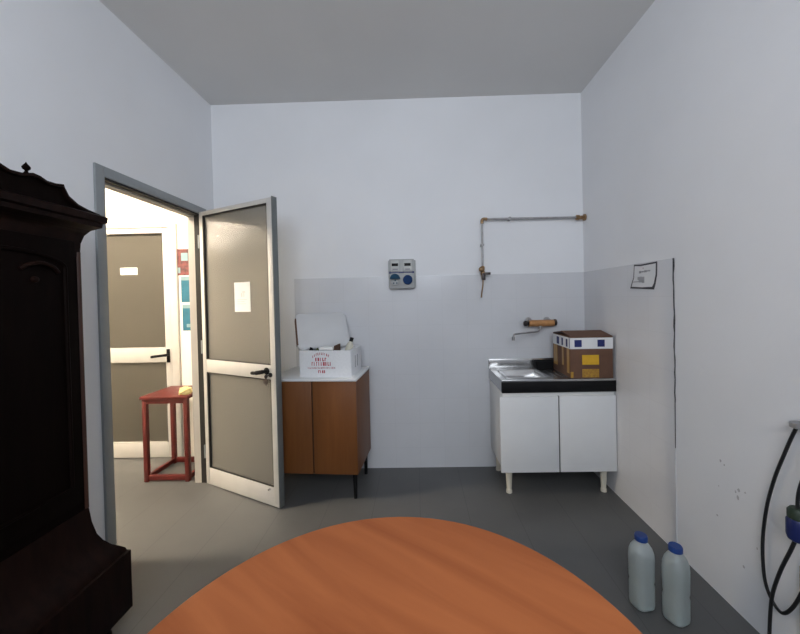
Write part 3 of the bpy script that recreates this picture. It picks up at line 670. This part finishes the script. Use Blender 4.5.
# ------------------------------------------------------------------ paper notice on the right wall
nt_ = thing('paper_notice', 'creased paper notice with dark border taped to the right wall tiles', 'notice', (XR - 0.0035, 2.13, 1.485))
def sheet(mb, poly, x0, x1): mb.prism(poly, 'x', x0, x1)
# (y offset, z offset) from centre; image left is larger y
outl = [(0.096, 0.076), (0.03, 0.071), (-0.115, 0.075), (-0.112, 0.00), (-0.098, -0.05), (-0.085, -0.082), (0.02, -0.076), (0.138, -0.070), (0.122, -0.035), (0.104, -0.004)]
inn = [(0.088, 0.066), (0.03, 0.061), (-0.104, 0.065), (-0.100, 0.00), (-0.085, -0.045), (-0.070, -0.066), (0.02, -0.066), (0.122, -0.060), (0.110, -0.035), (0.095, -0.004)]
obj('border', MB().prism(outl, 'x', -0.0012, 0), 'ink', nt_, smooth=0)  # dark outline paints in the sheet's edge shadows and dark edges
obj('sheet', MB().prism(inn, 'x', -0.0022, -0.0010), mat('grey_notice_paper', (0.68, 0.69, 0.71), 0.8, var=0.02), nt_, smooth=0)
wr_ = MB()
for (y0, y1, z0, z1) in ((0.045, 0.025, 0.018, 0.032), (0.022, 0.0, 0.022, 0.030), (-0.003, -0.028, 0.021, 0.033), (-0.030, -0.058, 0.024, 0.032), (0.01, 0.002, 0.044, 0.050)):
    wr_.box(-0.0030, -0.0021, min(y0, y1), max(y0, y1), z0, z1)
obj('handwriting', wr_, 'ink_soft', nt_, smooth=0)
w2 = MB()
for (y0, y1, z0, z1) in ((0.06, 0.02, -0.020, -0.002), (0.05, 0.01, -0.036, -0.020), (0.02, -0.004, -0.040, -0.004), (0.105, 0.05, -0.034, -0.028)):
    w2.box(-0.0030, -0.0021, min(y0, y1), max(y0, y1), z0, z1)
obj('printed_mark', w2, mat('grey_print', (0.36, 0.36, 0.38), 0.8), nt_, smooth=0)

# scuffs on the right wall
sc_ = MB(); random.seed(8)
for (y, z, s) in ((1.62, 0.62, 0.006), (1.60, 0.61, 0.004), (1.53, 0.535, 0.007), (1.545, 0.52, 0.005), (1.535, 0.50, 0.008), (1.50, 0.54, 0.004), (1.64, 0.36, 0.005), (1.63, 0.50, 0.003), (1.51, 0.22, 0.006), (1.42, 0.40, 0.004), (1.45, 0.34, 0.004)):
    n = 8; poly = [(y + s * random.uniform(0.6, 1.1) * math.cos(2 * PI * i / n), z + 1.3 * s * random.uniform(0.6, 1.1) * math.sin(2 * PI * i / n)) for i in range(n)]
    sc_.prism(poly, 'x', XR - 0.0006, XR)
struct('trim_4', sc_, 'speck', label='grey scuff marks on the right wall', smooth=0)

# ------------------------------------------------------------------ water jugs
def jug(loc, rz, label, level):
    t = thing('water_jug', label, 'jug', loc, rz, 'water jugs on the floor by the right wall')
    secs = [(0.080, 0.072, 0.0), (0.094, 0.086, 0.006), (0.098, 0.090, 0.02), (0.098, 0.090, 0.10), (0.092, 0.085, 0.115), (0.098, 0.090, 0.13), (0.100, 0.092, 0.225), (0.096, 0.088, 0.250), (0.082, 0.076, 0.272), (0.058, 0.056, 0.290), (0.044, 0.044, 0.297), (0.042, 0.042, 0.303)]
    k = 0.93
    obj('jug_body', MB().loft([[(x, y, z * 0.965) for x, y in rrect(w * k, d * k, min(w, d) * k * 0.36, 5)] for w, d, z in secs]), 'jug', t, smooth=60)
    ws = [(w * k - 0.006, d * k - 0.006, max(z, 0.004)) for w, d, z in secs if z < level]
    ws.append((ws[-1][0], ws[-1][1], level))
    obj('water', MB().loft([[(x, y, z) for x, y in rrect(w, d, min(w, d) * 0.36, 5)] for w, d, z in ws]), 'water', t, smooth=60)
    obj('cap', MB().lathe([(0.023, 0.291), (0.026, 0.293), (0.026, 0.311), (0.023, 0.316)], n=24), 'blue_cap', t)
jug((0.972, 1.578, 0), math.radians(12), 'translucent jug with blue cap nearer the sink, partly full of water', 0.200)
jug((1.072, 1.508, 0), math.radians(22), 'translucent jug with blue cap standing nearer the right wall', 0.235)

# ------------------------------------------------------------------ cable, plug, clamp at the right edge
cx = XR - 0.020
cp1 = smooth_path([(cx, 1.274, 0.905), (cx, 1.292, 0.861), (cx, 1.320, 0.784), (cx, 1.357, 0.674), (cx, 1.389, 0.542), (cx, 1.406, 0.394), (cx, 1.400, 0.262), (cx, 1.373, 0.199), (cx, 1.336, 0.180), (cx, 1.301, 0.225), (cx, 1.267, 0.31), (cx, 1.237, 0.42), (cx, 1.212, 0.60)], 6)
cable = tag(obj('power_cable', MB().tube(cp1, 0.0058, 10), 'cable', smooth=60), 'black power cable hanging in a long loop from the wall clip', 'cable')
cy = XR - 0.042
pl = thing('power_plug', 'dark blue industrial plug on a black lead hanging at the right wall', 'plug', (cy, 1.256, 0.555))
obj('plug_body', MB().lathe([(0.018, -0.050), (0.026, -0.044), (0.030, -0.030), (0.030, 0.022), (0.026, 0.030)], n=22), 'dark_blue', pl)
obj('collar', MB().lathe([(0.024, 0.028), (0.027, 0.032), (0.027, 0.056), (0.020, 0.066)], n=22), 'green_black', pl)
obj('lead', MB().tube(smooth_path([(0, 0.006, -0.045), (0, 0.024, -0.10), (0, 0.060, -0.20), (0, 0.090, -0.31), (0, 0.100, -0.40), (0, 0.105, -0.50), (-0.01, 0.10, -0.551)], 6), 0.0060, 10), 'cable', pl)
obj('lead', MB().tube(smooth_path([(0, 0, 0.06), (0, -0.004, 0.12), (0.006, -0.020, 0.20), (0.012, -0.045, 0.30)], 6), 0.0060, 10), 'cable', pl)
hc = thing('wall_clip', 'grey clamp clip holding the cable to the right wall', 'clip', (XR, 1.255, 0.908))
obj('clip_base', MB().box(-0.016, 0, -0.030, 0.016, -0.022, 0.022, 0.003), 'galv', hc)
obj('clip_ring', MB().lathe([(0.013, -0.012), (0.024, -0.008), (0.024, 0.008), (0.013, 0.012)], (-0.030, 0.006, 0.002), 18, 'z').lathe([(0.010, -0.060), (0.016, -0.055), (0.016, -0.02), (0.010, -0.016)], (-0.030, 0.006, 0.012), 14, 'y'), 'galv', hc)
bo = tag(obj('board', MB().box(XR - 0.012, XR - 0.001, 0.90, 1.282, 0, 0.40, 0.003), 'beige'), 'beige board standing against the right wall below the cable loop', 'board')

# ------------------------------------------------------------------ round table
tc = (-0.063, 0.537, 0); R = 0.489
tbx = thing('round_table', 'round cherry veneer table in front of the camera', 'table', tc)
obj('tabletop', MB().lathe([(R - 0.006, 0.722), (R, 0.725), (R, 0.747), (R - 0.004, 0.750)], n=96), 'table', tbx)
obj('edge_band', MB().lathe([(R - 0.002, 0.7225), (R + 0.0008, 0.724), (R + 0.0008, 0.7465), (R - 0.002, 0.748)], n=96), 'table_edge', tbx)
obj('column', MB().lathe([(0.10, 0.716), (0.10, 0.722), (0.05, 0.715), (0.035, 0.68), (0.035, 0.06), (0.05, 0.04)][::-1], n=28), 'dark_metal', tbx)
obj('foot_disc', MB().lathe([(0.24, 0), (0.24, 0.012), (0.20, 0.03), (0.05, 0.045)], n=40), 'dark_metal', tbx)

# ------------------------------------------------------------------ light
w = bpy.data.worlds.new('sky'); SC.world = w; w.use_nodes = True
bg = w.node_tree.nodes['Background']; bg.inputs['Color'].default_value = (0.60, 0.72, 0.95, 1); bg.inputs['Strength'].default_value = 0.6
la = bpy.data.lights.new('window_daylight', 'AREA'); la.shape = 'RECTANGLE'; la.size = WX1 - WX0 - 0.14; la.size_y = WZ1 - WZ0 - 0.14
la.energy = 49; la.color = (0.89, 0.94, 1.0)  # area light added as daylight of the unseen window
lo_ = bpy.data.objects.new('window_daylight', la); COL.objects.link(lo_)
lo_.location = ((WX0 + WX1) / 2, YR - 0.02, (WZ0 + WZ1) / 2); lo_.rotation_euler = (PI / 2, 0, 0)   # shines towards +y

# ------------------------------------------------------------------ camera (solved from the room's lines)
f_, p_, yw_, r_, h_, sx_, sy_ = 355.066, -0.01251, -0.01945, -0.02241, 1.38314, 9.237, -14.062
cyw, syw, cpp, spp, cr, sr = math.cos(yw_), math.sin(yw_), math.cos(p_), math.sin(p_), math.cos(r_), math.sin(r_)
fwd = Vector((syw * cpp, cyw * cpp, spp)); rgt = Vector((cyw, -syw, 0)); up = rgt.cross(fwd)
r2 = rgt * cr + up * sr; u2 = up * cr - rgt * sr
cam = bpy.data.cameras.new('camera'); co = bpy.data.objects.new('camera', cam); COL.objects.link(co)
mw = Matrix((r2, u2, -fwd)).transposed().to_4x4(); mw.translation = Vector((0, 0, h_))
co.matrix_world = mw
cam.sensor_width = 36; cam.lens = f_ / 800 * 36; cam.shift_x = -sx_ / 800; cam.shift_y = sy_ / 800
cam.clip_start = 0.02
SC.camera = co
SC.view_settings.view_transform = 'Standard'; SC.view_settings.look = 'None'; SC.view_settings.gamma = 1; SC.view_settings.use_curve_mapping = False
SC.view_settings.exposure = 0.0
SC.cycles.use_denoising = True
SC.cycles.max_bounces = 10; SC.cycles.transmission_bounces = 8; SC.cycles.diffuse_bounces = 5
